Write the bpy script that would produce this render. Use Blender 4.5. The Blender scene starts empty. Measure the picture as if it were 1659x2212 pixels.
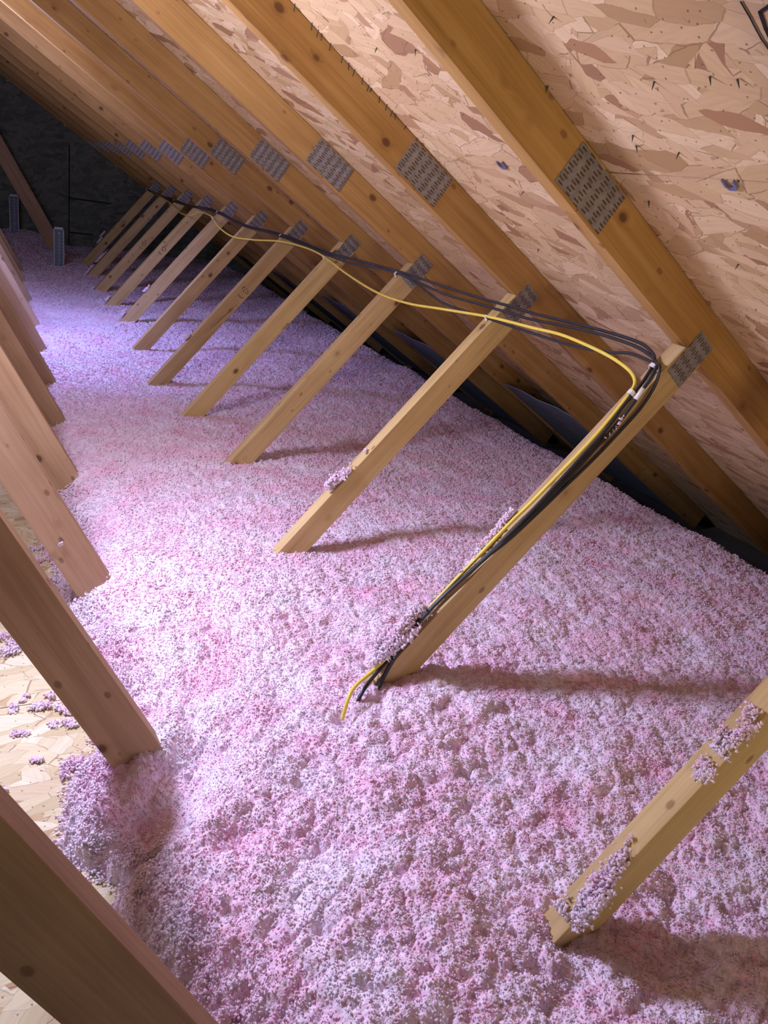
import bpy, bmesh, math, random
import numpy as np
from mathutils import Vector, Matrix, Euler

random.seed(7)
rng = np.random.default_rng(11)
SC = bpy.context.scene
COL = SC.collection

# ------------------------------------------------------------------ camera
ZO = 1.25
cam_d = bpy.data.cameras.new('camera')
cam = bpy.data.objects.new('camera', cam_d)
COL.objects.link(cam)
r_ = Vector((0.89534729, -0.41983939, 0.1486207))
u_ = Vector((0.03593215, 0.40071036, 0.91549991))
f_ = Vector((0.44391678, 0.8143501, -0.37386067))
M = Matrix.Identity(4)
for i in range(3):
    M[i][0] = r_[i]; M[i][1] = u_[i]; M[i][2] = -f_[i]
M[0][3], M[1][3], M[2][3] = 0.0, 0.0, ZO
cam.matrix_world = M
cam_d.sensor_fit = 'VERTICAL'; cam_d.sensor_height = 36.0
cam_d.lens = 1661.0 / 2212.0 * 36.0
cam_d.clip_start = 0.02; cam_d.clip_end = 100
SC.camera = cam

# ------------------------------------------------------------------ world + lights
w = bpy.data.worlds.new('attic_surroundings'); SC.world = w; w.use_nodes = True
w.node_tree.nodes['Background'].inputs[0].default_value = (0.80, 0.86, 1.0, 1)
w.node_tree.nodes['Background'].inputs[1].default_value = 0.06

def lamp(name, kind, loc, energy, color, size=0.1, target=None, size_y=None, spot=None):
    d = bpy.data.lights.new(name, kind); d.energy = energy; d.color = color
    if kind == 'AREA':
        d.size = size
        if size_y: d.shape = 'RECTANGLE'; d.size_y = size_y
    else:
        d.shadow_soft_size = size
    if spot: d.spot_size = spot; d.spot_blend = 1.0
    o = bpy.data.objects.new(name, d); COL.objects.link(o); o.location = loc
    if target is not None:
        o.rotation_euler = (Vector(target) - Vector(loc)).to_track_quat('-Z', 'Y').to_euler()
    return o

lamp('work_light', 'POINT', (-0.22, 1.67, 1.27), 38, (0.76, 0.72, 1.0), 0.12)
lamp('work_light_added_spot', 'SPOT', (-0.24, 1.67, 1.29), 60, (0.58, 0.62, 1.0), 0.12, (0.35, 1.10, 0.35), spot=math.radians(135))  # added spot beside the work light, makes brightness fall off towards the eave
lamp('far_work_light', 'POINT', (-0.15, 4.13, 1.45), 26, (0.50, 0.52, 1.0), 0.14)
lamp('far_light_added_spot', 'SPOT', (-0.16, 4.13, 1.43), 60, (0.30, 0.35, 1.0), 0.14, (0.22, 4.3, 0.35), spot=math.radians(120))  # added spot, throws extra bluish light on the far insulation
lamp('added_warm_fill', 'SPOT', (0.12, -1.2, 0.72), 62, (1.0, 0.77, 0.52), 0.25, (1.05, 1.2, 1.36), spot=math.radians(62))  # added warm fill from behind the camera, for roof and near web

vs = SC.view_settings
SC.display_settings.display_device = 'sRGB'
vs.view_transform = 'Standard'; vs.look = 'None'; vs.gamma = 1.0; vs.use_curve_mapping = False
vs.exposure = 0.3

cy = SC.cycles
cy.use_adaptive_sampling = True; cy.adaptive_threshold = 0.06; cy.adaptive_min_samples = 16
cy.max_bounces = 5; cy.diffuse_bounces = 4; cy.glossy_bounces = 2; cy.transmission_bounces = 3
cy.caustics_reflective = False; cy.caustics_refractive = False

# ------------------------------------------------------------------ helpers
def tag(o, label=None, cat=None, group=None, kind=None):
    if label: o['label'] = label
    if cat: o['category'] = cat
    if group: o['group'] = group
    if kind: o['kind'] = kind
    return o

def link(o, parent=None):
    COL.objects.link(o)
    if parent is not None: o.parent = parent
    return o

def empty(name, loc):
    o = bpy.data.objects.new(name, None); o.empty_display_size = 0.1
    o.location = loc; COL.objects.link(o); return o

def mesh_np(name, V, F, mat, smooth=False):
    me = bpy.data.meshes.new(name)
    V = np.asarray(V, dtype=np.float32); F = np.asarray(F, dtype=np.int32)
    n = F.shape[1]
    me.vertices.add(len(V)); me.vertices.foreach_set('co', V.ravel())
    me.loops.add(F.size); me.loops.foreach_set('vertex_index', F.ravel())
    me.polygons.add(len(F))
    me.polygons.foreach_set('loop_start', np.arange(0, F.size, n, dtype=np.int32))
    me.polygons.foreach_set('loop_total', np.full(len(F), n, dtype=np.int32))
    me.update(calc_edges=True)
    if smooth: me.polygons.foreach_set('use_smooth', np.ones(len(F), dtype=bool))
    me.materials.append(mat); me.validate()
    return me

def mesh_py(name, V, F, mat, smooth=False, bevel=0.0):
    bm = bmesh.new()
    vs_ = [bm.verts.new(v) for v in V]
    for f in F: bm.faces.new([vs_[i] for i in f])
    bmesh.ops.recalc_face_normals(bm, faces=bm.faces)
    if bevel:
        bmesh.ops.bevel(bm, geom=list(bm.edges), offset=bevel, segments=2, affect='EDGES', profile=0.6)
    me = bpy.data.meshes.new(name); bm.to_mesh(me); bm.free()
    me.materials.append(mat)
    if smooth:
        for p in me.polygons: p.use_smooth = True
    return me

def box_vf(x0, x1, y0, y1, z0, z1):
    V = [(x0,y0,z0),(x1,y0,z0),(x1,y1,z0),(x0,y1,z0),(x0,y0,z1),(x1,y0,z1),(x1,y1,z1),(x0,y1,z1)]
    F = [(0,3,2,1),(4,5,6,7),(0,1,5,4),(1,2,6,5),(2,3,7,6),(3,0,4,7)]
    return V, F

def prism_xz(name, pts, y0, y1, ang, mat, parent, ploc=(0,0,0), bevel=0.0):
    """polygon in the XZ plane extruded in Y; its own local X runs along `ang` (the grain)"""
    o0 = pts[0]; c, s = math.cos(ang), math.sin(ang)
    L = [((x-o0[0])*c + (z-o0[1])*s, -(x-o0[0])*s + (z-o0[1])*c) for x, z in pts]
    n = len(L)
    V = [(a, 0, b) for a, b in L] + [(a, y1-y0, b) for a, b in L]
    F = [tuple(range(n)), tuple(range(2*n-1, n-1, -1))] + [(i, (i+1) % n, (i+1) % n + n, i+n) for i in range(n)]
    me = mesh_py(name, V, F, mat, bevel=bevel)
    o = bpy.data.objects.new(name, me)
    o.location = (o0[0]-ploc[0], y0-ploc[1], o0[1]-ploc[2]); o.rotation_euler = (0, -ang, 0)
    return link(o, parent)

def smooth_path(P, sub=6):
    P = [Vector(p) for p in P]
    out = []
    for i in range(len(P)-1):
        p0 = P[max(i-1, 0)]; p1 = P[i]; p2 = P[i+1]; p3 = P[min(i+2, len(P)-1)]
        for k in range(sub):
            t = k/sub
            out.append(0.5*((2*p1) + (p2-p0)*t + (2*p0-5*p1+4*p2-p3)*t*t + (3*p1-p0-3*p2+p3)*t*t*t))
    out.append(P[-1])
    return out

def tube_vf(P, r, seg=10, base=0, cap=True):
    V = []; F = []
    n = len(P); up = Vector((0, 0, 1))
    prev = None
    for i, p in enumerate(P):
        t = (P[min(i+1, n-1)] - P[max(i-1, 0)])
        t = t.normalized() if t.length > 1e-9 else Vector((0, 1, 0))
        if prev is None:
            a = t.orthogonal().normalized()
        else:
            a = (prev - t*prev.dot(t)).normalized()
        prev = a; b = t.cross(a)
        for k in range(seg):
            q = 2*math.pi*k/seg
            V.append(tuple(p + (a*math.cos(q) + b*math.sin(q))*r))
    for i in range(n-1):
        for k in range(seg):
            F.append((base+i*seg+k, base+i*seg+(k+1) % seg, base+(i+1)*seg+(k+1) % seg, base+(i+1)*seg+k))
    if cap:
        F.append(tuple(base+k for k in range(seg))); F.append(tuple(base+(n-1)*seg+k for k in range(seg-1, -1, -1)))
    return V, F

def tube_obj(name, P, r, mat, parent=None, seg=10, sub=6):
    Q = smooth_path(P, sub) if sub > 1 else [Vector(p) for p in P]
    V, F = tube_vf(Q, r, seg)
    me = mesh_py(name, V, F, mat, smooth=True)
    return link(bpy.data.objects.new(name, me), parent)

# ------------------------------------------------------------------ materials
class NT:
    def __init__(s, name):
        s.m = bpy.data.materials.new(name); s.m.use_nodes = True
        s.t = s.m.node_tree; s.t.nodes.clear()
        s.out = s.n('ShaderNodeOutputMaterial')
    def n(s, typ, **kw):
        nd = s.t.nodes.new(typ)
        for k, v in kw.items(): setattr(nd, k, v)
        return nd
    def l(s, a, b): s.t.links.new(a, b)
    def val(s, inp, v):
        if hasattr(v, 'is_linked') or hasattr(v, 'links'): s.l(v, inp)
        else: inp.default_value = v
    def math(s, op, a, b=0.0, c=0.0, clamp=False):
        nd = s.n('ShaderNodeMath', operation=op); nd.use_clamp = clamp
        s.val(nd.inputs[0], a); s.val(nd.inputs[1], b); s.val(nd.inputs[2], c)
        return nd.outputs[0]
    def mix(s, f, a, b, mode='MIX'):
        nd = s.n('ShaderNodeMix', data_type='RGBA', blend_type=mode)
        s.val(nd.inputs[0], f); s.val(nd.inputs[6], a); s.val(nd.inputs[7], b)
        return nd.outputs[2]
    def ramp(s, f, stops, interp='LINEAR'):
        nd = s.n('ShaderNodeValToRGB'); cr = nd.color_ramp; cr.interpolation = interp
        while len(cr.elements) > 1: cr.elements.remove(cr.elements[-1])
        cr.elements[0].position = stops[0][0]; cr.elements[0].color = (*stops[0][1], 1)
        for p, c in stops[1:]:
            e = cr.elements.new(p); e.color = (*c, 1)
        s.l(f, nd.inputs[0]); return nd.outputs[0]
    def noise(s, vec, scale=5, detail=3, rough=0.5, w=None, dist=0.0):
        nd = s.n('ShaderNodeTexNoise'); 
        if w is not None:
            nd.noise_dimensions = '4D'; s.val(nd.inputs['W'], w)
        s.l(vec, nd.inputs['Vector']); nd.inputs['Scale'].default_value = scale
        nd.inputs['Detail'].default_value = detail; nd.inputs['Roughness'].default_value = rough
        nd.inputs['Distortion'].default_value = dist
        return nd.outputs['Fac']
    def mapping(s, vec, scale=(1,1,1), rot=(0,0,0), loc=(0,0,0)):
        nd = s.n('ShaderNodeMapping'); s.l(vec, nd.inputs[0])
        s.val(nd.inputs['Scale'], scale); s.val(nd.inputs['Rotation'], rot); s.val(nd.inputs['Location'], loc)
        return nd.outputs[0]
    def bsdf(s, color, rough=0.7, metallic=0.0, bump=None, bstr=0.3, bdist=0.002, spec=0.3):
        p = s.n('ShaderNodeBsdfPrincipled'); s.val(p.inputs['Base Color'], color)
        s.val(p.inputs['Roughness'], rough); p.inputs['Metallic'].default_value = metallic
        p.inputs['Specular IOR Level'].default_value = spec
        if bump is not None:
            b = s.n('ShaderNodeBump'); b.inputs['Strength'].default_value = bstr; b.inputs['Distance'].default_value = bdist
            s.l(bump, b.inputs['Height']); s.l(b.outputs[0], p.inputs['Normal'])
        s.l(p.outputs[0], s.out.inputs[0]); return p

def mat_wood(name, dark, mid, light, knot=(0.10, 0.045, 0.018), knots=True):
    t = NT(name)
    tc = t.n('ShaderNodeTexCoord').outputs['Object']
    rnd = t.n('ShaderNodeObjectInfo').outputs['Random']
    off = t.math('MULTIPLY', rnd, 37.0)
    cx = t.n('ShaderNodeCombineXYZ'); t.l(off, cx.inputs[0]); t.l(off, cx.inputs[1]); t.l(off, cx.inputs[2])
    va = t.n('ShaderNodeVectorMath', operation='ADD'); t.l(tc, va.inputs[0]); t.l(cx.outputs[0], va.inputs[1])
    v = va.outputs[0]
    vor = t.n('ShaderNodeTexVoronoi'); t.l(t.mapping(v, (8.5, 12, 12)), vor.inputs['Vector']); vor.inputs['Scale'].default_value = 1.0
    kd = vor.outputs['Distance']
    kp = t.math('SUBTRACT', 1.0, t.math('DIVIDE', kd, 0.30), clamp=True)       # halo round a knot
    warp = t.math('MULTIPLY', t.math('MULTIPLY', kp, kp), 0.02)
    cw = t.n('ShaderNodeCombineXYZ'); t.l(warp, cw.inputs[1]); t.l(warp, cw.inputs[2])
    vb = t.n('ShaderNodeVectorMath', operation='ADD'); t.l(v, vb.inputs[0]); t.l(cw.outputs[0], vb.inputs[1])
    g1 = t.noise(t.mapping(vb.outputs[0], (1.6, 38, 38)), 1.0, 4, 0.55, dist=0.6)
    g2 = t.noise(t.mapping(vb.outputs[0], (6, 230, 230)), 1.0, 2, 0.5)
    blot = t.noise(v, 5.0, 2, 0.5)
    g = t.math('ADD', t.math('MULTIPLY', g1, 0.70), t.math('MULTIPLY', g2, 0.30))
    g = t.math('ADD', g, t.math('MULTIPLY', t.math('SUBTRACT', blot, 0.5), 0.35))
    col = t.ramp(g, [(0.28, dark), (0.5, mid), (0.72, light)])
    tint = t.ramp(rnd, [(0.0, (0.80, 0.72, 0.66)), (0.35, (1.0, 0.95, 0.88)), (0.6, (0.90, 0.84, 0.84)), (0.8, (1.06, 1.02, 0.90)), (1.0, (0.94, 0.84, 0.76))])
    col = t.mix(1.0, col, tint, 'MULTIPLY')
    if knots:
        v2 = t.n('ShaderNodeTexVoronoi'); t.l(t.mapping(v, (16, 26, 26), loc=(5, 3, 1)), v2.inputs['Vector']); v2.inputs['Scale'].default_value = 1.0
        s2 = t.n('ShaderNodeSeparateColor'); t.l(v2.outputs['Color'], s2.inputs[0])
        pin = t.math('MULTIPLY', t.math('MULTIPLY', t.math('SUBTRACT', 0.17, v2.outputs['Distance']), 14.0, clamp=True), t.math('GREATER_THAN', s2.outputs[0], 0.55))
        col = t.mix(t.math('MULTIPLY', pin, 0.62), col, (*[q*1.6 for q in knot], 1))
        core = t.math('MULTIPLY', t.math('SUBTRACT', 0.125, kd), 22.0, clamp=True)
        ringn = t.math('MULTIPLY', t.math('SUBTRACT', 0.20, kd), 11.0, clamp=True)
        col = t.mix(t.math('MULTIPLY', ringn, 0.30), col, (*[c*1.9 for c in knot], 1))
        col = t.mix(t.math('MULTIPLY', core, 0.8), col, (*knot, 1))
    t.bsdf(col, 0.72, bump=g, bstr=0.25, bdist=0.0015)
    return t.m

W_CHORD = mat_wood('chord_lumber', (0.31, 0.175, 0.055), (0.42, 0.255, 0.085), (0.52, 0.345, 0.135))
W_WEB = mat_wood('web_lumber', (0.42, 0.30, 0.13), (0.57, 0.43, 0.205), (0.67, 0.54, 0.29))
W_LEFT = mat_wood('inner_web_lumber', (0.36, 0.235, 0.14), (0.48, 0.33, 0.20), (0.58, 0.42, 0.28))

def mat_osb(name, cols, size=1.0, gain=1.0, rough=0.75, edge=0.75, turn=0.0):
    """layers of oblong strands at several angles; object XY is the sheet's plane"""
    t = NT(name)
    tc = t.n('ShaderNodeTexCoord').outputs['Object']
    wn = t.n('ShaderNodeTexNoise'); t.l(tc, wn.inputs['Vector']); wn.inputs['Scale'].default_value = 30; wn.inputs['Detail'].default_value = 3
    ws = t.n('ShaderNodeVectorMath', operation='SCALE'); t.l(wn.outputs['Color'], ws.inputs[0]); ws.inputs['Scale'].default_value = 0.012
    va = t.n('ShaderNodeVectorMath', operation='ADD'); t.l(tc, va.inputs[0]); t.l(ws.outputs[0], va.inputs[1])
    v = va.outputs[0]
    col = None; hgt = None
    layers = [(0.1, 14, 30), (1.3, 12, 26), (0.55, 10, 26), (-0.5, 10, 24), (-1.0, 13, 34), (0.3, 9, 22), (-0.25, 12, 36)]
    for i, (a, sx, sy) in enumerate(layers):
        mv = t.mapping(v, (sx/size, sy/size, 0.0), (0, 0, 0), (i*3.1, i*1.7, 0))
        # rotate first, then scale
        rv = t.n('ShaderNodeVectorRotate'); rv.rotation_type = 'Z_AXIS'; t.l(v, rv.inputs['Vector']); rv.inputs['Angle'].default_value = a + turn
        mv = t.mapping(rv.outputs[0], (sx/size, sy/size, 0.0), (0, 0, 0), (i*3.1, i*1.7, 0))
        vo = t.n('ShaderNodeTexVoronoi'); vo.voronoi_dimensions = '2D'; vo.distance = 'CHEBYCHEV' if i % 2 else 'EUCLIDEAN'
        t.l(mv, vo.inputs['Vector']); vo.inputs['Scale'].default_value = 1.0
        ve = t.n('ShaderNodeTexVoronoi'); ve.voronoi_dimensions = '2D'; ve.feature = 'DISTANCE_TO_EDGE'
        t.l(mv, ve.inputs['Vector']); ve.inputs['Scale'].default_value = 1.0
        sep = t.n('ShaderNodeSeparateColor'); t.l(vo.outputs['Color'], sep.inputs[0])
        lc = t.ramp(sep.outputs[0], cols)
        gr = t.noise(t.mapping(rv.outputs[0], (12, 160, 1), loc=(i*5.0, 0, 0)), 1.0, 3, 0.6)
        lc = t.mix(t.math('MULTIPLY', t.math('SUBTRACT', gr, 0.42, clamp=True), 0.9), lc, (0.40, 0.25, 0.14, 1))
        ed = t.math('LESS_THAN', ve.outputs['Distance'], 0.018)
        lc = t.mix(t.math('MULTIPLY', ed, 0.65 if i % 2 else 0.35), lc, (0.22, 0.12, 0.06, 1))
        if col is None:
            col = lc; hgt = sep.outputs[2]
        else:
            mask = t.math('GREATER_THAN', sep.outputs[1], 0.62)
            col = t.mix(mask, col, lc)
            nh = t.n('ShaderNodeMix'); nh.data_type = 'FLOAT'; t.l(mask, nh.inputs[0]); t.l(hgt, nh.inputs[2]); t.l(sep.outputs[2], nh.inputs[3])
            hgt = nh.outputs[0]
    # dark resin specks
    sp = t.n('ShaderNodeTexVoronoi'); sp.voronoi_dimensions = '2D'; t.l(v, sp.inputs['Vector']); sp.inputs['Scale'].default_value = 55
    ssep = t.n('ShaderNodeSeparateColor'); t.l(sp.outputs['Color'], ssep.inputs[0])
    speck = t.math('MULTIPLY', t.math('LESS_THAN', sp.outputs['Distance'], 0.09), t.math('GREATER_THAN', ssep.outputs[0], 0.75))
    col = t.mix(t.math('MULTIPLY', speck, 0.7), col, (0.10, 0.06, 0.035, 1))
    # torn dark gaps between strands
    gp = t.noise(t.mapping(v, (22, 60, 1)), 1.0, 2, 0.5, dist=1.5)
    col = t.mix(t.math('MULTIPLY', t.math('GREATER_THAN', gp, 0.73), edge), col, (0.20, 0.11, 0.06, 1))
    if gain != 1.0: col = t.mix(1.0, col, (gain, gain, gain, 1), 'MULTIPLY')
    t.bsdf(col, rough, bump=hgt, bstr=0.5, bdist=0.0012)
    return t.m

OSB_ROOF = mat_osb('roof_strand_board', [(0.0, (0.44, 0.28, 0.13)), (0.10, (0.58, 0.41, 0.21)), (0.30, (0.74, 0.56, 0.32)), (0.50, (0.64, 0.46, 0.25)), (0.70, (0.82, 0.65, 0.41)), (0.90, (0.68, 0.49, 0.28)), (0.96, (0.42, 0.24, 0.12)), (1.0, (0.34, 0.19, 0.10))], size=0.95, turn=1.45)
OSB_FLOOR = mat_osb('deck_strand_board', [(0.0, (0.46, 0.37, 0.19)), (0.25, (0.66, 0.60, 0.38)), (0.5, (0.56, 0.48, 0.28)), (0.75, (0.72, 0.67, 0.47)), (0.92, (0.50, 0.37, 0.20)), (1.0, (0.38, 0.25, 0.12))])
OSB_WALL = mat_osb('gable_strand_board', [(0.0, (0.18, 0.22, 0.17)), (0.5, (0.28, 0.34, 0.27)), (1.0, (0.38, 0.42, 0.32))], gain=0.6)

def mat_plain(name, col, rough=0.6, metallic=0.0, var=0.15, scale=30, spec=0.3):
    t = NT(name); tc = t.n('ShaderNodeTexCoord').outputs['Object']
    n = t.noise(tc, scale, 3, 0.6)
    c = t.ramp(n, [(0.3, tuple(x*(1-var) for x in col)), (0.7, tuple(min(1, x*(1+var)) for x in col))])
    t.bsdf(c, rough, metallic, spec=spec); return t.m

M_BLACK = mat_plain('black_cable_jacket', (0.022, 0.022, 0.026), 0.42, spec=0.45)
M_YELLOW = mat_plain('yellow_cable_jacket', (0.82, 0.66, 0.10), 0.45, var=0.06, spec=0.4)
M_WHITE = mat_plain('white_plastic', (0.80, 0.79, 0.72), 0.5, var=0.05)
M_INK = mat_plain('black_marker_ink', (0.02, 0.018, 0.02), 0.8)
M_STAMP = mat_plain('lumber_stamp_ink', (0.10, 0.06, 0.05), 0.8)
M_PURPLE = mat_plain('purple_clip_finish', (0.15, 0.15, 0.27), 0.45, var=0.25)
M_STEEL = mat_plain('dark_steel', (0.07, 0.065, 0.06), 0.5, 0.4)
M_BAFFLE = mat_plain('grey_baffle_foam', (0.17, 0.20, 0.24), 0.6)
M_DRY = mat_plain('drywall_back', (0.12, 0.11, 0.10), 0.9)
M_RULER = mat_plain('ruler_card', (0.15, 0.20, 0.25), 0.6, var=0.05)
M_RULERW = mat_plain('ruler_print', (0.62, 0.60, 0.58), 0.6, var=0.05)
M_DULL_BLACK = mat_plain('dull_black', (0.03, 0.03, 0.03), 0.9)  # black of the added light-blocking sheet and the wall joints

def mat_plate():
    t = NT('galvanised_truss_plate')
    tc = t.n('ShaderNodeTexCoord').outputs['Object']
    s = t.n('ShaderNodeSeparateXYZ'); t.l(tc, s.inputs[0])
    x, z = s.outputs[0], s.outputs[2]
    PX, PZ = 0.0245, 0.0066
    row = t.math('FLOOR', t.math('DIVIDE', t.math('ADD', x, 1.0), PX))
    xs = t.math('ADD', t.math('ADD', x, 1.0), 0.0)
    zs = t.math('ADD', t.math('ADD', z, 1.0), t.math('MULTIPLY', row, 0.0021))
    zc = t.math('FLOOR', t.math('DIVIDE', zs, PZ))
    alt = t.math('MODULO', zc, 2.0)
    fx = t.math('FRACT', t.math('DIVIDE', t.math('ADD', xs, t.math('MULTIPLY', alt, 0.0035)), PX))
    fz = t.math('FRACT', t.math('DIVIDE', zs, PZ))
    a = t.math('LESS_THAN', t.math('ABSOLUTE', t.math('SUBTRACT', fx, 0.5)), 0.25)
    b = t.math('LESS_THAN', t.math('ABSOLUTE', t.math('SUBTRACT', fz, 0.5)), 0.26)
    slot = t.math('MULTIPLY', a, b)
    n = t.noise(tc, 60, 3, 0.6)
    metal = t.ramp(n, [(0.3, (0.20, 0.195, 0.20)), (0.7, (0.34, 0.33, 0.335))])
    hole = t.ramp(t.noise(tc, 140, 1, 0.5), [(0.35, (0.07, 0.04, 0.025)), (0.65, (0.17, 0.11, 0.07))])
    col = t.mix(t.math('MULTIPLY', slot, 0.9), metal, hole)
    p = t.bsdf(col, 0.5, 0.35, bump=t.math('MULTIPLY', slot, -1.0), bstr=0.7, bdist=0.001)
    return t.m
M_PLATE = mat_plate()

def mat_insul(name, trans, c0, c1, c2):
    t = NT(name)
    tc = t.n('ShaderNodeTexCoord').outputs['Object']
    a = t.noise(tc, 9, 3, 0.6); b = t.noise(tc, 90, 3, 0.65)
    f = t.math('ADD', t.math('MULTIPLY', a, 0.5), t.math('MULTIPLY', b, 0.5))
    col = t.ramp(f, [(0.38, c0), (0.50, c1), (0.62, c2)])
    h = t.math('ADD', t.noise(tc, 260, 3, 0.75), t.math('MULTIPLY', t.noise(tc, 110, 2, 0.6), 1.2))
    bn = t.n('ShaderNodeBump'); bn.inputs['Strength'].default_value = 0.0 if trans else 0.6; bn.inputs['Distance'].default_value = 0.004
    t.l(h, bn.inputs['Height'])
    d = t.n('ShaderNodeBsdfDiffuse'); t.l(col, d.inputs[0]); t.l(bn.outputs[0], d.inputs['Normal'])
    if trans:
        tr = t.n('ShaderNodeBsdfTranslucent'); t.l(col, tr.inputs[0])
        mx = t.n('ShaderNodeMixShader'); mx.inputs[0].default_value = trans
        t.l(d.outputs[0], mx.inputs[1]); t.l(tr.outputs[0], mx.inputs[2]); t.l(mx.outputs[0], t.out.inputs[0])
    else:
        t.l(d.outputs[0], t.out.inputs[0])
    return t.m
M_INS = mat_insul('pink_blown_fibreglass', 0.0, (0.90, 0.53, 0.69), (0.90, 0.70, 0.82), (0.89, 0.82, 0.91))
M_TUFT = mat_insul('pink_fibre_tufts', 0.22, (0.94, 0.63, 0.78), (0.94, 0.78, 0.89), (0.95, 0.88, 0.95))

# ------------------------------------------------------------------ geometry constants (metres)
S = 0.6096; Y0 = 1.1336; TH = 0.038
SL = 0.6056; AR = -math.atan(SL)                  # roof slope
RX = -0.95                                        # ridge
def ztop(x): return 0.669 - SL*(x) + ZO           # upper edge of right-hand chords / underside of sheathing
CH = 0.087 / math.cos(AR)                         # vertical depth of chord
def zbot(x): return ztop(x) - CH
YN, YF = -0.4, 8.74
Z_DECK = 0.15

# ------------------------------------------------------------------ the setting
def struct(o): o['kind'] = 'structure'; return o

# right roof sheathing: sheets laid in courses along the slope, with small gaps
def roof_sheets(name, side):
    n = Vector((math.sin(-AR), 0, math.cos(AR)))
    ridge = Vector((RX, 0, ztop(RX)))
    V = []; F = []
    d0 = (0.945-RX)/math.cos(AR)                  # a course joint lies at x = 0.945
    cuts = [0.002, d0-1.2192, d0, d0+1.2192, 5.0]
    stag = [0.55, 1.78, 0.3, 1.1]
    for ci in range(len(cuts)-1):
        a, b = cuts[ci]+0.0015, cuts[ci+1]-0.0015
        y = YN - stag[ci]
        while y < YF+0.1:
            y0, y1 = max(y, YN)+0.0015, min(y+2.4384, YF+0.1)-0.0015
            if y1 > y0:
                v, f = box_vf(a, b, y0, y1, 0.0, 0.011)
                k = len(V); V += v; F += [tuple(i+k for i in q) for q in f]
            y += 2.4384
    me = mesh_py(name, V, F, OSB_ROOF)
    o = bpy.data.objects.new(name, me); link(o)
    o.location = ridge
    o.rotation_euler = (0, -AR, 0) if side > 0 else (0, -AR, math.pi)
    if side < 0:
        o.location = (RX, YN+YF+0.1, ztop(RX))
    struct(o)
    v, f = box_vf(0, 5.0, YN, YF+0.1, 0.0125, 0.016)  # unseen black sheet added behind the boards to block light at the gaps
    u = bpy.data.objects.new('underlayment', mesh_py('underlayment', v, f, M_DULL_BLACK)); link(u, o)
    return o
ceil_r = roof_sheets('ceiling_right', 1)
ceil_l = roof_sheets('ceiling_left', -1)

# drywall under the insulation + strand board deck down the middle
v, f = box_vf(-5.2, 3.3, YN, YF, -0.015, 0.0)
struct(link(bpy.data.objects.new('floor', mesh_py('floor', v, f, M_DRY))))
V = []; F = []
for (xa, xb) in ((-2.05, -0.875), (-0.872, 0.345)):
    y = YN-0.55
    while y < 7.2:
        v, f = box_vf(xa, xb, max(y, YN), min(y+2.436, 7.2), Z_DECK-0.012, Z_DECK)
        k = len(V); V += v; F += [tuple(i+k for i in q) for q in f]
        y += 2.4384
struct(link(bpy.data.objects.new('floor_deck', mesh_py('floor_deck', V, F, OSB_FLOOR))))

# gable wall with three small daylight notches under the roof line
def gable():
    pts = [(-5.0, 0.0)]
    zl = lambda x: ztop(2*RX-x) if x < RX else ztop(x)
    pts.append((-5.0, max(0.02, zl(-5.0)))) if zl(-5.0) > 0 else None
    pts += [(RX, zl(RX)-0.004)]
    for xc in (0.191, 0.669, 1.14):
        w_ = 0.017; dz = 0.085
        pts += [(xc-w_, zl(xc-w_)-0.004), (xc-w_, zl(xc)-dz), (xc+w_, zl(xc)-dz-0.01), (xc+w_, zl(xc+w_)-0.004)]
    pts += [(3.16, max(0.0, zl(3.16))), (3.16, 0.0)]
    # built as boards laid in the wall plane: local X across, local Y up
    n = len(pts)
    V = [(x, z, 0) for x, z in pts] + [(x, z, -0.011) for x, z in pts]
    F = [tuple(range(n)), tuple(range(2*n-1, n-1, -1))] + [(i, (i+1) % n, (i+1) % n+n, i+n) for i in range(n)]
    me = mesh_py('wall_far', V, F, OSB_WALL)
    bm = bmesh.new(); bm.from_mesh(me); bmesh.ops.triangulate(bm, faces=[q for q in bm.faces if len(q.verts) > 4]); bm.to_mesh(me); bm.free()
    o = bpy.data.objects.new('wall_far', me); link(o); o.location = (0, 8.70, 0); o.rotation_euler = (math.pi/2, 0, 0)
    return struct(o)
wall = gable()
# dark joints between the wall sheets
V = []; F = []
def strip(x0, z0, x1, z1, wd):
    d = Vector((x1-x0, 0, z1-z0)).normalized(); q = Vector((-d.z, 0, d.x))*wd/2
    k = len(V)
    for (x, z) in ((x0, z0), (x1, z1)):
        V.append((x-q.x, z-q.z, 0.0015)); V.append((x+q.x, z+q.z, 0.0015))
    F.append((k, k+1, k+3, k+2))
for a in ((0.70, 1.27, 0.69, 0.2, 0.012), (0.69, 0.79, 1.09, 0.79, 0.014), (0.69, 0.47, 0.92, 0.47, 0.014), (-0.52, 1.9, -0.52, 0.2, 0.01)):
    strip(*a)
link(bpy.data.objects.new('sheet_joint', mesh_py('sheet_joint', V, F, M_DULL_BLACK)), wall)

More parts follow.
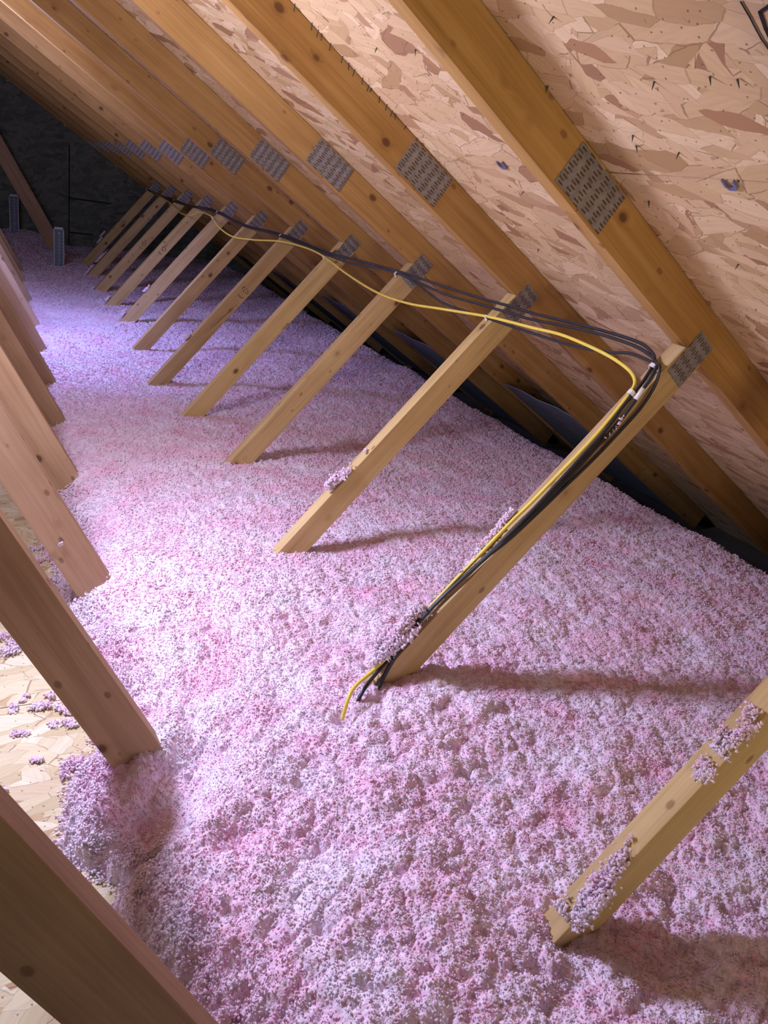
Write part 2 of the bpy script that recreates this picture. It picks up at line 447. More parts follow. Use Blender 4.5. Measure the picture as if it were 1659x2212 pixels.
# marker writing on the roof sheathing (strips lying on the underside)
nr = Vector((math.sin(-AR), 0, math.cos(AR)))
def on_roof(x, y, off=0.0012): return Vector((x, y, ztop(x))) - nr*off
def ink_line(P, wd, name, parent, mat):
    V = []; F = []
    for i in range(len(P)-1):
        a, b = P[i], P[i+1]; d = (b-a).normalized(); q = nr.cross(d)*wd/2
        k = len(V); V += [tuple(a-q-d*wd*.3), tuple(a+q-d*wd*.3), tuple(b-q+d*wd*.3), tuple(b+q+d*wd*.3)]
        F.append((k, k+1, k+3, k+2))
    o = bpy.data.objects.new(name, mesh_py(name, V, F, mat)); link(o)
    o.parent = parent; o.matrix_parent_inverse = (Matrix.Translation(parent.location) @ parent.rotation_euler.to_matrix().to_4x4()).inverted()
    return o
ink_line([on_roof(.705, .706), on_roof(.722, .7045), on_roof(.735, .7045), on_roof(.7465, .704), on_roof(.758, .7015), on_roof(.80, .70)], 0.0026, 'marker_line', ceil_r, M_INK)
ink_line([on_roof(.700, .635), on_roof(.7185, .690), on_roof(.736, .693), on_roof(.775, .695)], 0.0042, 'marker_line', ceil_r, M_INK)

# ------------------------------------------------------------------ trusses
TW = math.atan(1.237)                              # slope of the right-hand webs
def wz(x): return -0.184 + (x-1.237)*1.237 + ZO    # their upper edge
def make_truss(k, label, group='roof trusses in a row'):
    y0 = Y0 + k*S; y1 = y0 + TH
    t = empty('roof_truss', (0.45, y0, 0.02)); tag(t, label, 'roof truss', group)
    pl = (0.45, y0, 0.02)
    # bottom chord, hidden below the insulation
    prism_xz('bottom_chord', [(-4.6, 0.02), (2.55, 0.02), (2.55, 0.11), (-4.6, 0.11)], y0, y1, 0, W_CHORD, t, pl)
    xs = 0.9145
    jit = random.uniform(-0.004, 0.004)
    # top chord, two lengths spliced at the square plate
    c, s = math.cos(AR), math.sin(AR)
    nx, nz = -s*0.0, 0
    def tb(x): # point pair top/bottom cut square to the chord
        return (x, ztop(x)-0.0012), (x - 0.087*math.sin(-AR), ztop(x) - 0.0012 - 0.087*math.cos(AR))
    a_t, a_b = tb(RX+0.05); a_t = (RX+0.003, ztop(RX+0.003)-0.0012); a_b = (RX+0.003, zbot(RX+0.003))
    m_t, m_b = tb(xs+0.022); e_t, e_b = tb(3.02)
    g = 0.0006
    prism_xz('top_chord', [a_t, a_b, (m_b[0]-g, m_b[1]+g*SL), (m_t[0]-g, m_t[1]+g*SL)], y0, y1, AR, W_CHORD, t, pl, bevel=0.0012)
    prism_xz('top_chord', [(m_t[0]+g, m_t[1]-g*SL), (m_b[0]+g, m_b[1]-g*SL), e_b, e_t], y0+random.uniform(0, .0008), y1, AR, W_CHORD, t, pl, bevel=0.0012)
    # mirrored chord on the far side of the ridge
    mr = lambda p: (2*RX-p[0], p[1])
    prism_xz('top_chord', [mr(a_t), mr(a_b), mr(e_b), mr(e_t)], y0, y1, -AR, W_CHORD, t, pl)
    # right-hand web (narrow lumber), running up from the bottom chord joint to the top chord
    wd = 0.066
    nx, nz = math.sin(TW)*wd, -math.cos(TW)*wd
    x0 = 0.42
    def meet(px, pz):  # follow the web slope from a point to the underside of the top chord
        x = (zbot(0) - 0.0012 - pz + 1.237*px) / (1.237 + SL); return (x, pz + (x-px)*1.237)
    if k <= 10:
        u0 = (x0, wz(x0)); l0 = (x0+nx, wz(x0)+nz)
        u0 = (x0 + 0.02, wz(x0+0.02))
        l0b = (x0+nx+0.09, wz(x0)+nz+0.09*1.237)
        prism_xz('web', [u0, (0.5, 0.112), (0.55, 0.112) if l0b[1] > 0.112 else l0b, l0b, meet(*l0b), meet(*u0)], y0, y1, TW, W_WEB, t, pl, bevel=0.0018)
    # left-hand web, running up and away to the ridge
    TL = math.atan(1.91)
    ul = lambda x: -0.51 - 1.91*x + ZO
    dz = 0.087/math.cos(TL)
    if k <= 9:
        xb = 0.51 - 0.0
        xr = (ul(0) - zbot(0)) / (1.91 - SL)       # meets underside of the chord
        xr2 = (ul(0) - dz - zbot(0)) / (1.91 - SL)
        xr2 = max(xr2, RX+0.004)
        xr2t = zbot(xr2)
        p = [((ul(0)-0.112)/1.91, 0.112), (xr, zbot(xr)-0.001), (xr2, zbot(xr2)-0.001), (xr2, ul(xr2)-dz) , ((ul(0)-dz-0.112)/1.91, 0.112)]
        if abs(p[3][1]-p[2][1]) < 0.002: p.pop(3)
        prism_xz('inner_web', p, y0, y1, -TL, W_LEFT, t, pl, bevel=0.0015)
    # mirrored webs beyond the centre
    # connector plates
    def plate(cx, cz, ang, la, wa):
        V, F = box_vf(-la/2, la/2, 0, 0.0014, -wa/2, wa/2)
        o = bpy.data.objects.new('connector_plate', mesh_py('connector_plate', V, F, M_PLATE)); link(o, t)
        o.location = (cx-pl[0], -0.0016, cz-pl[2]); o.rotation_euler = (0, -ang, 0); return o
    j = random.uniform(-0.003, 0.003)
    plate(0.9145+j, 0.064+ZO-j*SL, AR, 0.136, 0.0765)
    if k <= 10:
        plate(1.261+j*.6, 1.044+j*.6, math.atan2(0.083, 0.060)+random.uniform(-.03, .03), 0.104, 0.056)
    return t

ord_ = ['nearest', 'second', 'third', 'fourth', 'fifth', 'sixth', 'seventh', 'eighth', 'ninth', 'tenth', 'eleventh', 'twelfth', 'thirteenth', 'fourteenth']
labels = {
 -1: 'nearest roof truss, its webs cropped at the bottom left and right edges, loose pink tufts',
 0: 'roof truss whose right web has the yellow and black cables tied down its whole length',
 1: 'roof truss next behind the cable-wrapped web, a pink clump stuck halfway down its right web',
 2: 'roof truss third from the right, white clip on its black cables only',
 3: 'roof truss fourth from the right, yellow cable clipped at its web top',
 4: 'roof truss whose right web is split along the grain and stamped with dark ink',
 5: 'roof truss between the ink-stamped split web and the web holding two white clips',
 6: 'roof truss whose web top holds two white clips beside the deep yellow cable sag',
 7: 'fourth roof truss from the far end of the webs, small ink stamp on it',
 8: 'third roof truss from the far end of the webs, ink stamp and two tiny clips',
 9: 'second last web of the row, dusted with pink insulation at its foot',
 10: 'last roof truss that still has a right web, where the cable bundle ends',
 11: 'roof truss past the last web, only its sloping top chord shows',
 12: 'hindmost roof truss standing against the dark gable wall',
}
trusses = {}
for k in range(-1, 12): trusses[k] = make_truss(k, labels[k])
# gable-end chord directly before the wall
trusses[12] = make_truss(12, labels[12])

# ink stamps on three webs (on the wide face)
def stamp(k, al, ac, strokes, sc=1.0):
    c, s = math.cos(TW), math.sin(TW); t = trusses[k]
    V = []; F = []
    for st in strokes:
        for i in range(len(st)-1):
            a = Vector(st[i])*sc; b = Vector(st[i+1])*sc; d = (b-a).normalized(); q = Vector((-d.y, d.x))*0.0016
            kk = len(V)
            for p in (a-q, a+q, b-q, b+q):
                A = al+p.x; B = ac+p.y
                V.append((1.237 + A*c - B*s - 0.45, -0.0012, ZO-0.184 + A*s + B*c - 0.02))
            F.append((kk, kk+1, kk+3, kk+2))
    link(bpy.data.objects.new('ink_stamp', mesh_py('ink_stamp', V, F, M_STAMP)), t)
G = [[(-.03, .012), (-.03, -.012), (-.022, -.014)], [(0, .014), (.012, .016), (.016, .008)], [(-.006, .002), (.004, .004)], [(.010, .001), (.016, -.002)], [(-.004, -.010), (.004, -.008)], [(.008, -.010), (.016, -.012)], [(-.001, -.016), (.010, -.018)]]
stamp(4, -0.365, -0.036, G, 1.05)
G2 = [[(-.028, .012), (-.034, 0), (-.026, -.012)], [(.0, .012), (-.008, .002), (-.004, -.010), (.010, -.010), (.016, .002), (.008, .012), (.0, .012)], [(.024, .010), (.030, -.002)]]
stamp(8, -0.457, -0.035, G2, 1.1); stamp(7, -0.410, -0.033, G2, 1.1); stamp(10, -0.41, -0.036, G2, 1.1)
# long drying split on the stamped web
V = []; F = []
c, s = math.cos(TW), math.sin(TW)
for i in range(9):
    A = -0.62+i*0.024; B = -0.036-0.002*i + 0.0008*math.sin(i*2.1); hw = 0.0016*math.sin(math.pi*(i+.3)/9)
    for sg in (-1, 1):
        b_ = B+sg*hw; V.append((1.237 + A*c - b_*s - 0.45, -0.0008, ZO-0.184 + A*s + b_*c - 0.02))
for i in range(8): F.append((2*i, 2*i+1, 2*i+3, 2*i+2))
link(bpy.data.objects.new('split', mesh_py('split', V, F, M_STAMP)), trusses[4])

# slanting brace before the far wall
TBr = math.atan2(1.261-0.266, 0.092-0.659)
def brace():
    a = Vector((0.70, 0.20)); d = Vector((math.cos(TBr), math.sin(TBr))); q = Vector((d.y, -d.x))
    # right-hand edge passes (0.659, .266) and (0.092, 1.261)
    p0 = Vector((0.659, 0.266)) - d*0.17; p1 = p0 + d*2.05
    if q.x > 0: q = -q
    pts = [tuple(p0), tuple(p0+q*0.118), tuple(p1+q*0.118), tuple(p1)]
    o = prism_xz('diagonal_brace', pts, 7.75, 7.788, TBr, W_LEFT, None, bevel=0.0015)
    tag(o, 'single slanting wooden brace before the dark far wall, behind the paper depth ruler', 'brace')
brace()

# ------------------------------------------------------------------ insulation surface
def vnoise(x, y, seed):
    xi = np.floor(x).astype(np.int64); yi = np.floor(y).astype(np.int64)
    fx = x-xi; fy = y-yi; fx = fx*fx*(3-2*fx); fy = fy*fy*(3-2*fy)
    def h(a, b):
        n = (a*374761393 + b*668265263 + seed*1442695041) & 0xffffffff
        n = ((n ^ (n >> 13))*1274126177) & 0xffffffff
        return ((n ^ (n >> 16)) & 0xffff)/65535.0
    return (h(xi, yi)*(1-fx)+h(xi+1, yi)*fx)*(1-fy) + (h(xi, yi+1)*(1-fx)+h(xi+1, yi+1)*fx)*fy
def fbm(x, y, freq, oct_, seed, gain=0.5):
    s = 0; a = 1; t = 0
    for i in range(oct_):
        s = s + a*vnoise(x*freq+13.7*i, y*freq-7.3*i, seed+i); t += a; a *= gain; freq *= 2.03
    return s/t - 0.5
CP = np.array([(0.70, 0.50, .345), (0.69, 1.10, .345), (0.66, 1.74, .325), (0.68, 2.35, .362), (0.67, 2.96, .352), (0.64, 3.57, .30), (0.65, 4.18, .318), (0.64, 4.79, .335), (0.64, 5.4, .315), (0.62, 6.01, .318),
   (0.29, 1.15, .25), (0.23, 1.78, .315), (0.22, 2.39, .335), (0.24, 3.0, .322), (0.28, 3.61, .285), (0.27, 4.22, .29), (0.28, 4.83, .28), (0.45, 6.6, .33), (0.25, 8.3, .50), (0.0, 8.0, .47), (-.3, 7.9, .45), (0.45, 7.6, .38), (0.9, 7.5, .33)])
EX = np.array([(-0.5, .22), (.55, .21), (.76, .15), (.90, .125), (.95, .15), (.99, .11), (1.05, .06), (1.2, .085), (1.27, .15), (1.45, .16), (1.62, .15), (1.75, .10), (1.95, .135), (2.6, .09), (3.5, .06), (6.5, .05), (7.0, -0.3), (7.3, -2.5), (9, -3.0)])
def bumps(x, y, cell, seed, pw=0.5):
    """rounded clumps on a jittered lattice, 0 in the crevices and 1 on the crowns"""
    X = x/cell; Y = y/cell
    xi = np.floor(X).astype(np.int64); yi = np.floor(Y).astype(np.int64)
    best = np.zeros_like(x)
    for a in (-1, 0, 1):
        for b in (-1, 0, 1):
            cx = xi+a; cy = yi+b
            n = (cx*374761393 + cy*668265263 + seed*1442695041) & 0xffffffff
            n = ((n ^ (n >> 13))*1274126177) & 0xffffffff; n = n ^ (n >> 16)
            jx = (n & 0xff)/255.0; jy = ((n >> 8) & 0xff)/255.0; hr = 0.55+0.45*((n >> 16) & 0xff)/255.0
            d2 = (X-cx-jx)**2 + (Y-cy-jy)**2
            r = 0.80*hr+0.15
            best = np.maximum(best, hr*np.clip(1-d2/(r*r), 0, 1)**pw)
    return best
def height(x, y, fine=True):
    base = np.full_like(x, .345); wsum = np.full_like(x, 0.35); acc = base*0.35
    for px, py, pz in CP:
        w_ = np.exp(-((x-px)**2+(y-py)**2)/(2*0.17**2)); acc = acc + w_*pz; wsum = wsum + w_
    z = acc/wsum
    near = np.clip((1.9-y)/0.9, 0, 1)*np.clip((1.35-x)/0.6, 0.25, 1)
    z = z + fbm(x, y, 1.3, 2, 5)*0.05 + fbm(x, y, 6.0, 3, 21)*(0.030+0.035*near) + (np.abs(fbm(x, y, 22., 3, 41)))*0.014*(1+near)
    wx = x + fbm(x, y, 60., 3, 301)*0.012; wy = y + fbm(x, y, 60., 3, 302)*0.012
    lump = bumps(wx, wy, .075, 5)*0.010*near + bumps(wx, wy, .034, 7)*0.011*(0.7+0.8*near)
    lump = lump + bumps(wx, wy, .015, 17)*0.0062 + bumps(wx*1.0, wy*1.0, .0075, 27)*0.0034
    if fine: lump = lump + bumps(wx, wy, .0042, 37, 1.0)*0.0018
    z = z + lump - 0.008 - 0.010*near
    # dimples and pits
    for px, py, r, d in ((0.20, 1.02, .045, .085), (0.28, 1.07, .05, .06), (0.565, 1.065, .018, .035), (0.30, 0.86, .03, .03), (0.42, 0.80, .04, .025), (0.33, 1.30, .05, .03)):
        z = z - d*np.exp(-((x-px)**2+(y-py)**2)/(2*r*r))
    # bank on the deck side
    ex = np.interp(y, EX[:, 0], EX[:, 1]) + fbm(x*0+3, y, 9., 3, 91)*0.05 + fbm(x, y, 40., 3, 95)*0.035
    t_ = np.clip((x-ex)/0.16, 0, 1); t_ = np.where(x < ex, 0, np.sqrt(t_))
    # slope at the eave
    e_ = np.clip((x-2.12)/0.30, 0, 1); 
    z = z - 0.22*e_*e_
    z = Z_DECK - 0.012 + (z-Z_DECK+0.012)*t_
    return z, (x-ex)

ysn = np.concatenate([np.arange(0.25, 1.0, 0.0026), np.arange(1.0, 2.1, 0.0032)])
xsn = np.arange(-0.02, 1.62, 0.0029)
xs_ = np.concatenate([np.arange(-0.02, 1.5, 0.0075), np.arange(1.5, 2.5, 0.009)])
def ramp_y(a, b, st):
    o = [a]
    while o[-1] < b: o.append(o[-1] + st*max(1, o[-1]/1.8)**0.9)
    return np.array(o)
ys_ = ramp_y(ysn[-1], 6.9, 0.0052)
def grid_mesh(xs, ys):
    X, Y = np.meshgrid(xs, ys); Z, E = height(X, Y)
    V = np.stack([X.ravel(), Y.ravel(), Z.ravel()], 1)
    nx, ny = len(xs), len(ys)
    i = np.arange(nx*ny).reshape(ny, nx)
    F = np.stack([i[:-1, :-1].ravel(), i[:-1, 1:].ravel(), i[1:, 1:].ravel(), i[1:, :-1].ravel()], 1)
    keep = (E.ravel()[F].max(1) > -0.004)
    return V, F[keep]
V0, F0 = grid_mesh(xsn, ysn)
V0b, F0b = grid_mesh(np.concatenate([[xsn[-1]], np.arange(xsn[-1]+.005, 2.5, 0.0062)]), np.arange(0.25, ysn[-1]+.006, 0.0062))
V1, F1 = grid_mesh(np.concatenate([np.arange(-0.02, 1.5, 0.0055), np.arange(1.5, 2.5, 0.0075)]), ys_)
V2, F2 = grid_mesh(np.arange(-3.0, 2.5, 0.03), np.arange(ys_[-1], 8.70, 0.03))
# insulation on the hidden left half of the attic
Xl, Yl = np.meshgrid(np.arange(-4.3, -2.0, 0.05), np.arange(0.1, 7.3, 0.05))
Zl = 0.33 + fbm(Xl, Yl, 6.0, 3, 77)*0.05 - 0.2*np.clip((-3.9-Xl)/0.4, 0, 1) - 0.17*np.clip((Xl+2.15)/0.12, 0, 1)
i = np.arange(Xl.size).reshape(Xl.shape)
V3 = np.stack([Xl.ravel(), Yl.ravel(), Zl.ravel()], 1)
F3 = np.stack([i[:-1, :-1].ravel(), i[:-1, 1:].ravel(), i[1:, 1:].ravel(), i[1:, :-1].ravel()], 1)

# ragged fibre tufts: irregular spiky little solids
def ico(sub):
    bm = bmesh.new(); bmesh.ops.create_icosphere(bm, subdivisions=sub, radius=1.0)
    V = np.array([v.co[:] for v in bm.verts]); F = np.array([[v.index for v in f.verts] for f in bm.faces]); bm.free(); return V, F
ICO = {1: ico(1), 2: ico(2)}
def tufts(C, R, sub, spiky=0.75, squash=0.8, aniso=0.5):
    BV, BF = ICO[sub]; n = len(C); m = len(BV)
    NV = 24                                        # distinct shapes
    shapes = []
    for s in range(NV):
        rad = 0.62 + spiky*rng.random(m)**2.2*1.5
        if sub == 2: rad = 0.55 + 0.25*rng.random(m) + spiky*(rng.random(m) > 0.72)*rng.random(m)*1.1
        shapes.append(BV*rad[:, None])
    shapes = np.array(shapes)
    shapes = shapes*np.stack([1+aniso*2.2*rng.random(NV), np.full(NV, 1.0), 1-aniso*0.25*rng.random(NV)], 1)[:, None, :]
    idx = rng.integers(0, NV, n)
    q = rng.normal(size=(n, 4)); q /= np.linalg.norm(q, axis=1)[:, None]
    a, b, c, d = q.T
    Rm = np.stack([1-2*(c*c+d*d), 2*(b*c-a*d), 2*(b*d+a*c), 2*(b*c+a*d), 1-2*(b*b+d*d), 2*(c*d-a*b), 2*(b*d-a*c), 2*(c*d+a*b), 1-2*(b*b+c*c)], 1).reshape(n, 3, 3)
    P = np.einsum('nij,nmj->nmi', Rm, shapes[idx])*R[:, None, None]
    P[:, :, 2] *= squash
    P += C[:, None, :]
    F = BF[None] + (np.arange(n)*m)[:, None, None]
    return P.reshape(-1, 3), F.reshape(-1, 3)
def scatter(n, x0, x1, y0, y1):
    x = rng.uniform(x0, x1, n); y = rng.uniform(y0, y1, n)
    z, e = height(x, y); k = e > -0.005
    return np.stack([x[k], y[k], z[k]], 1)
parts = []
def vis(P):  # only where the picture, or a step beside it, can look
    d = (P - np.array([0, 0, ZO])); fz = d@np.array(f_); fx = d@np.array(r_)/fz; fy = d@np.array(u_)/fz
    return P[(fz > 0.1) & (np.abs(fx) < 0.68) & (np.abs(fy) < 0.85)]
def add(n, box, r0, r1, lift, sub=1):
    A = vis(scatter(n, *box)); A[:, 2] += rng.random(len(A))*lift - r0*0.3
    parts.append(tufts(A, rng.uniform(r0, r1, len(A)), sub, 0.55, 0.95, 0.4))
add(170000, (0.0, 1.7, 0.25, 1.5), 0.0009, 0.0021, 0.002)
add(50000, (0.0, 1.7, 1.5, 2.3), 0.0014, 0.0030, 0.003)
add(15000, (1.6, 2.45, 0.8, 2.3), 0.0020, 0.0036, 0.003)
add(50000, (0.0, 2.45, 2.3, 4.2), 0.0025, 0.0045, 0.003)
add(36000, (-0.1, 2.4, 4.2, 8.6), 0.004, 0.007, 0.004)
# wispy clods along the bank edge
yy = rng.uniform(0.5, 3.0, 15000); exx = np.interp(yy, EX[:, 0], EX[:, 1]); xx = exx + rng.normal(0.035, 0.03, 15000)
zz, ee = height(xx, yy); zz = np.maximum(zz, Z_DECK) + rng.random(15000)*0.012; k = ee > -0.02
A = np.stack([xx[k], yy[k], zz[k]], 1); parts.append(tufts(A, rng.uniform(0.0010, 0.0028, len(A)), 2, 0.7, 1.0, 0.5))

def tri(F): return np.concatenate([F[:, [0, 1, 2]], F[:, [0, 2, 3]]])
allV = [V0, V0b, V1, V2, V3] + [p[0] for p in parts]; allF = [tri(F0), tri(F0b), tri(F1), tri(F2), tri(F3)] + [p[1] for p in parts]
off = 0; FF = []
for v_, f__ in zip(allV, allF): FF.append(f__+off); off += len(v_)
me = mesh_np('blown_insulation', np.concatenate(allV), np.concatenate(FF), M_INS, smooth=True)
me.materials.append(M_TUFT)
nsurf = sum(len(q) for q in allF[:5]); mi = np.zeros(len(me.polygons), dtype=np.int32); mi[nsurf:] = 1
me.polygons.foreach_set('material_index', mi)
allV = allF = FF = None; parts = None
ins = link(bpy.data.objects.new('blown_insulation', me))
tag(ins, 'deep layer of pink blown fibreglass insulation covering the attic floor', 'insulation', kind='stuff')

# ------------------------------------------------------------------ loose clumps
def clump(center, dims, n, ang=0.0, r=(0.003, 0.008), label='', group=None, flat=None, name='insulation_tuft', sub=2):
    """dims: half extents; flat: unit vectors (along, across, up) of the surface it lies on"""
    n0 = n; n = n*7
    nc = max(2, n0//14); cen = rng.normal(size=(nc, 3))*0.42
    P = cen[rng.integers(0, nc, n)] + rng.normal(size=(n, 3))*0.20
    P = np.clip(P, -1.1, 1.1)*np.array(dims)
    P[:, 2] = np.abs(P[:, 2])*0.9
    if flat is not None:
        B = np.array([list(q) for q in flat]); P = P@B
    V, F = tufts(P, rng.uniform(r[0]*0.40, r[1]*0.58, n), sub, spiky=0.6, squash=1.0, aniso=0.5)
    o = bpy.data.objects.new(name, mesh_np(name, V, F, M_TUFT, smooth=True)); link(o); o.location = center
    return tag(o, label, 'insulation tuft', group)
along = (math.cos(TW), 0, math.sin(TW)); across = (0, 1, 0); upw = (-math.sin(TW), 0, math.cos(TW))
WF = (along, across, upw)
GW = 'loose pink tufts lying on the webs'
clump((0.809, 1.750, 0.548), (.045, .022, .026), 90, label='pink clump stuck to the web behind the cable-wrapped one', group=GW, flat=WF)
clump((0.870, 1.758, 0.623), (.010, .012, .006), 8, label='tiny pink fleck just above the clump on the second web', group=GW, flat=WF, r=(.002, .004))
clump((0.884, 1.166, 0.640), (.075, .012, .014), 110, label='long pink tuft beside the cables, upper of the two on the cable-wrapped web', group=GW, flat=WF, r=(.002, .006))
clump((0.775, 1.150, 0.507), (.045, .016, .012), 45, label='small pink tuft between the two long ones on the cable-wrapped web', group=GW, flat=WF, r=(.002, .005))
clump((0.706, 1.148, 0.432), (.080, .024, .032), 330, label='big pink clump burying the cables low on the cable-wrapped web', group=GW, flat=WF, r=(.003, .007))
clump((0.896, 0.531, 0.650), (.036, .022, .020), 120, label='pink tuft, uppermost on the web at the right picture edge', group=GW, flat=WF, r=(.0025, .005))
clump((0.858, 0.524, 0.602), (.026, .022, .010), 60, label='small ragged pink tuft, second from top on the nearest web', group=GW, flat=WF, r=(.0025, .0045))
clump((0.716, 0.526, 0.430), (.058, .026, .020), 230, label='pink tuft gathered at the foot of the nearest right web', group=GW, flat=WF, r=(.0025, .006))
clump((0.763, 0.543, 0.482), (.010, .008, .005), 9, label='tiny pink flecks above the foot tuft of the nearest web', group=GW, flat=WF, r=(.0018, .003))
for q, dm, lb in (((0.813, 4.812, 0.552), .04, 'small pink tuft halfway up the web with two white clips'), ((0.793, 3.60, 0.528), .03, 'small pink tuft low on the web that has the ink stamp and split'),
                  ((0.687, 4.81, 0.398), .04, 'small pink tuft near the foot of the web with two white clips'), ((0.677, 5.42, 0.385), .035, 'small pink tuft low on the fourth web from the far end'),
                  ((0.613, 6.03, 0.306), .05, 'pink tuft at the foot of the third web from the far end'), ((0.774, 6.64, 0.505), .09, 'long pink tuft halfway up the second last web'),
                  ((0.831, 7.25, 0.576), .07, 'pink tuft halfway up the very last web'), ((0.66, 6.64, 0.37), .08, 'pink tuft heaped at the foot of the second last web')):
    clump(q, (dm, .016, .018), 34, label=lb, group='pink tufts on the distant webs', flat=WF, r=(.005, .009), sub=1)
GD = 'pink scraps scattered on the bare strand board deck'
BT = 'big left web'
fl = [((.010, 1.715), .040, 60, 'widest pink heap at the left picture edge on the bare deck'),
      ((.046, 1.70), .016, 14, 'small pink scrap right beside the widest heap on the deck'),
      ((.030, 1.511), .012, 12, 'lone pink crumb on the deck, just below the widest heap'),
      ((.048, 1.486), .022, 34, 'largest scrap of the pink trail crossing the deck towards the big left web'),
      ((.064, 1.461), .020, 26, 'middle scrap of the pink trail crossing the deck'),
      ((.088, 1.436), .016, 18, 'third scrap of the pink trail, nearing the big left web'),
      ((.112, 1.40), .018, 16, 'last scrap of the pink trail, touching the big left web in view'),
      ((.006, 1.475), .014, 12, 'small pink scrap on the deck, left of the pink trail'),
      ((.015, 1.385), .017, 16, 'flat pink scrap on the deck below the pink trail'),
      ((.135, 1.262), .034, 110, 'fist-sized pink clump on the deck, under the lower edge of the big left web'),
      ((.062, 2.234), .03, 24, 'uppermost of the pink scraps seen between the first two full left webs'),
      ((.076, 2.128), .03, 24, 'pink scrap seen between the first two full left webs, below the uppermost'),
      ((.10, 2.027), .028, 20, 'pink scrap beside the second left web on the deck, lowest there'),
      ((.042, 1.300), .013, 14, 'small round pink scrap alone on the deck, left of the fist-sized clump'),
      ((-.019, 1.237), .010, 8, 'upper of two pink crumbs on the deck at the left picture edge'),
      ((-.020, 1.165), .014, 12, 'lower of two pink crumbs on the deck at the left picture edge'),
      ((.073, 1.404), .014, 10, 'pink crumb on the deck just under the trail of scraps'),
      ((.085, 1.905), .02, 14, 'pink scrap on the deck close to the foot of the second left web')]
for (p, r, n, lb) in fl:
    clump((p[0], p[1], Z_DECK+0.001), (r*1.45, r*1.1, r*0.6), int(n*1.6), label=lb, group=GD if n not in (110, 60) else None, r=(.0022, .0055), name='insulation_tuft')
# flecks on the big left web and on the roof
clump((0.119, Y0+S-0.003, 0.398), (.006, .003, .012), 8, label='white pink fleck on the wide face of the second left web', r=(.0015, .003))

# ------------------------------------------------------------------ cables
cA = [[1.193,7.283,1.024],[1.186,6.799,1.013],[1.188,5.975,1.016],[1.184,5.54,1.013],[1.201,4.909,1.034],[1.185,4.182,1.015],[1.196,3.589,1.028],[1.19,3.024,1.021],[1.194,2.768,1.025],[1.202,2.401,1.035],[1.202,2.084,1.035],[1.203,1.843,1.037],[1.206,1.687,1.041],[1.207,1.614,1.041],[1.214,1.402,1.05],[1.215,1.261,1.052],[1.21,1.204,1.046],[1.196,1.164,1.030]]
cB = [[1.189,7.215,1.02],[1.18,6.725,1.006],[1.181,5.941,1.008],[1.186,5.244,1.015],[1.196,4.885,1.028],[1.179,4.158,1.007],[1.192,3.575,1.022],[1.185,3.01,1.015],[1.193,2.706,1.025],[1.199,2.393,1.032],[1.188,2.052,1.018],[1.192,1.82,1.023],[1.195,1.665,1.026],[1.196,1.594,1.028],[1.207,1.39,1.042],[1.208,1.25,1.043],[1.202,1.184,1.035],[1.190,1.150,1.026]]
cC = [[1.184,7.133,1.013],[1.177,6.667,1.003],[1.177,5.918,1.003],[1.183,5.364,1.012],[1.192,4.869,1.023],[1.184,4.073,1.013],[1.187,3.561,1.017],[1.182,3.057,1.011],[1.183,2.737,1.011],[1.195,2.46,1.027],[1.192,2.264,1.024],[1.174,2.017,0.996],[1.180,1.79,.996],[1.186,1.568,.999],[1.190,1.414,1.003],[1.196,1.306,1.014],[1.193,1.231,1.028],[1.188,1.160,1.026]]
cY = [[1.181,7.068,1.009],[1.177,6.561,1.004],[1.159,5.971,.983],[1.138,5.567,.956],[1.143,5.278,.963],[1.172,5.153,.999],[1.171,4.842,.997],[1.146,4.584,.966],[1.13,4.217,.947],[1.146,3.884,.966],[1.171,3.565,.997],[1.18,3.277,1.009],[1.177,3.015,1.004],[1.154,2.684,.976],[1.14,2.382,.959],[1.143,2.164,.963],[1.157,1.986,.98],[1.173,1.782,1.0],[1.179,1.675,1.007],[1.183,1.569,1.012],[1.188,1.463,1.018],[1.186,1.354,1.015],[1.181,1.269,1.009],[1.172,1.202,.999],[1.162,1.168,.986],[1.149,1.155,.969]]
dY = [[1.125,1.146,.946],[1.081,1.139,.892],[1.038,1.138,.839],[.955,1.143,.736],[.913,1.148,.684],[.839,1.15,.593],[.788,1.152,.53],[.747,1.15,.479],[.702,1.145,.423],[.655,1.135,.384],[.601,1.104,.374],[.579,1.084,.362],[.566,1.070,.325]]
dA = [[1.168,1.147,.997],[1.148,1.144,.971],[1.123,1.14,.94],[1.082,1.13,.89],[1.034,1.129,.83],[.967,1.127,.748],[.909,1.129,.677],[.84,1.139,.591],[.794,1.148,.533],[.75,1.150,.476],[.69,1.145,.40],[.625,1.108,.362],[.60,1.09,.325],[.59,1.08,.27]]
dB = [[1.169,1.128,1.022],[1.15,1.127,.981],[1.124,1.127,.933],[1.105,1.127,.901],[1.062,1.127,.847],[.987,1.127,.754],[.911,1.128,.671],[.842,1.130,.602],[.79,1.134,.546],[.738,1.138,.478],[.69,1.135,.395],[.66,1.12,.34],[.64,1.11,.28]]
dC = [[1.173,1.124,1.025],[1.17,1.120,.988],[1.152,1.122,.942],[1.118,1.124,.894],[1.073,1.125,.838],[1.013,1.125,.774],[.951,1.126,.707],[.906,1.128,.660],[.838,1.134,.595],[.742,1.142,.485],[.695,1.135,.40],[.665,1.125,.34],[.645,1.115,.28]]
GC = 'black cables bundled along the web tops'
for P, D, r, lb in ((cA, dA, .0037, 'black cable of the bundle, topmost where it bends down the nearest full web'),
                    (cB, dB, .0036, 'black cable of the bundle, middle one pressed under the topmost'),
                    (cC, dC, .0034, 'black cable of the bundle, hanging lowest behind the yellow cable')):
    o = tube_obj('cable', P+D, r, M_BLACK, seg=10, sub=7); tag(o, lb, 'cable', GC)
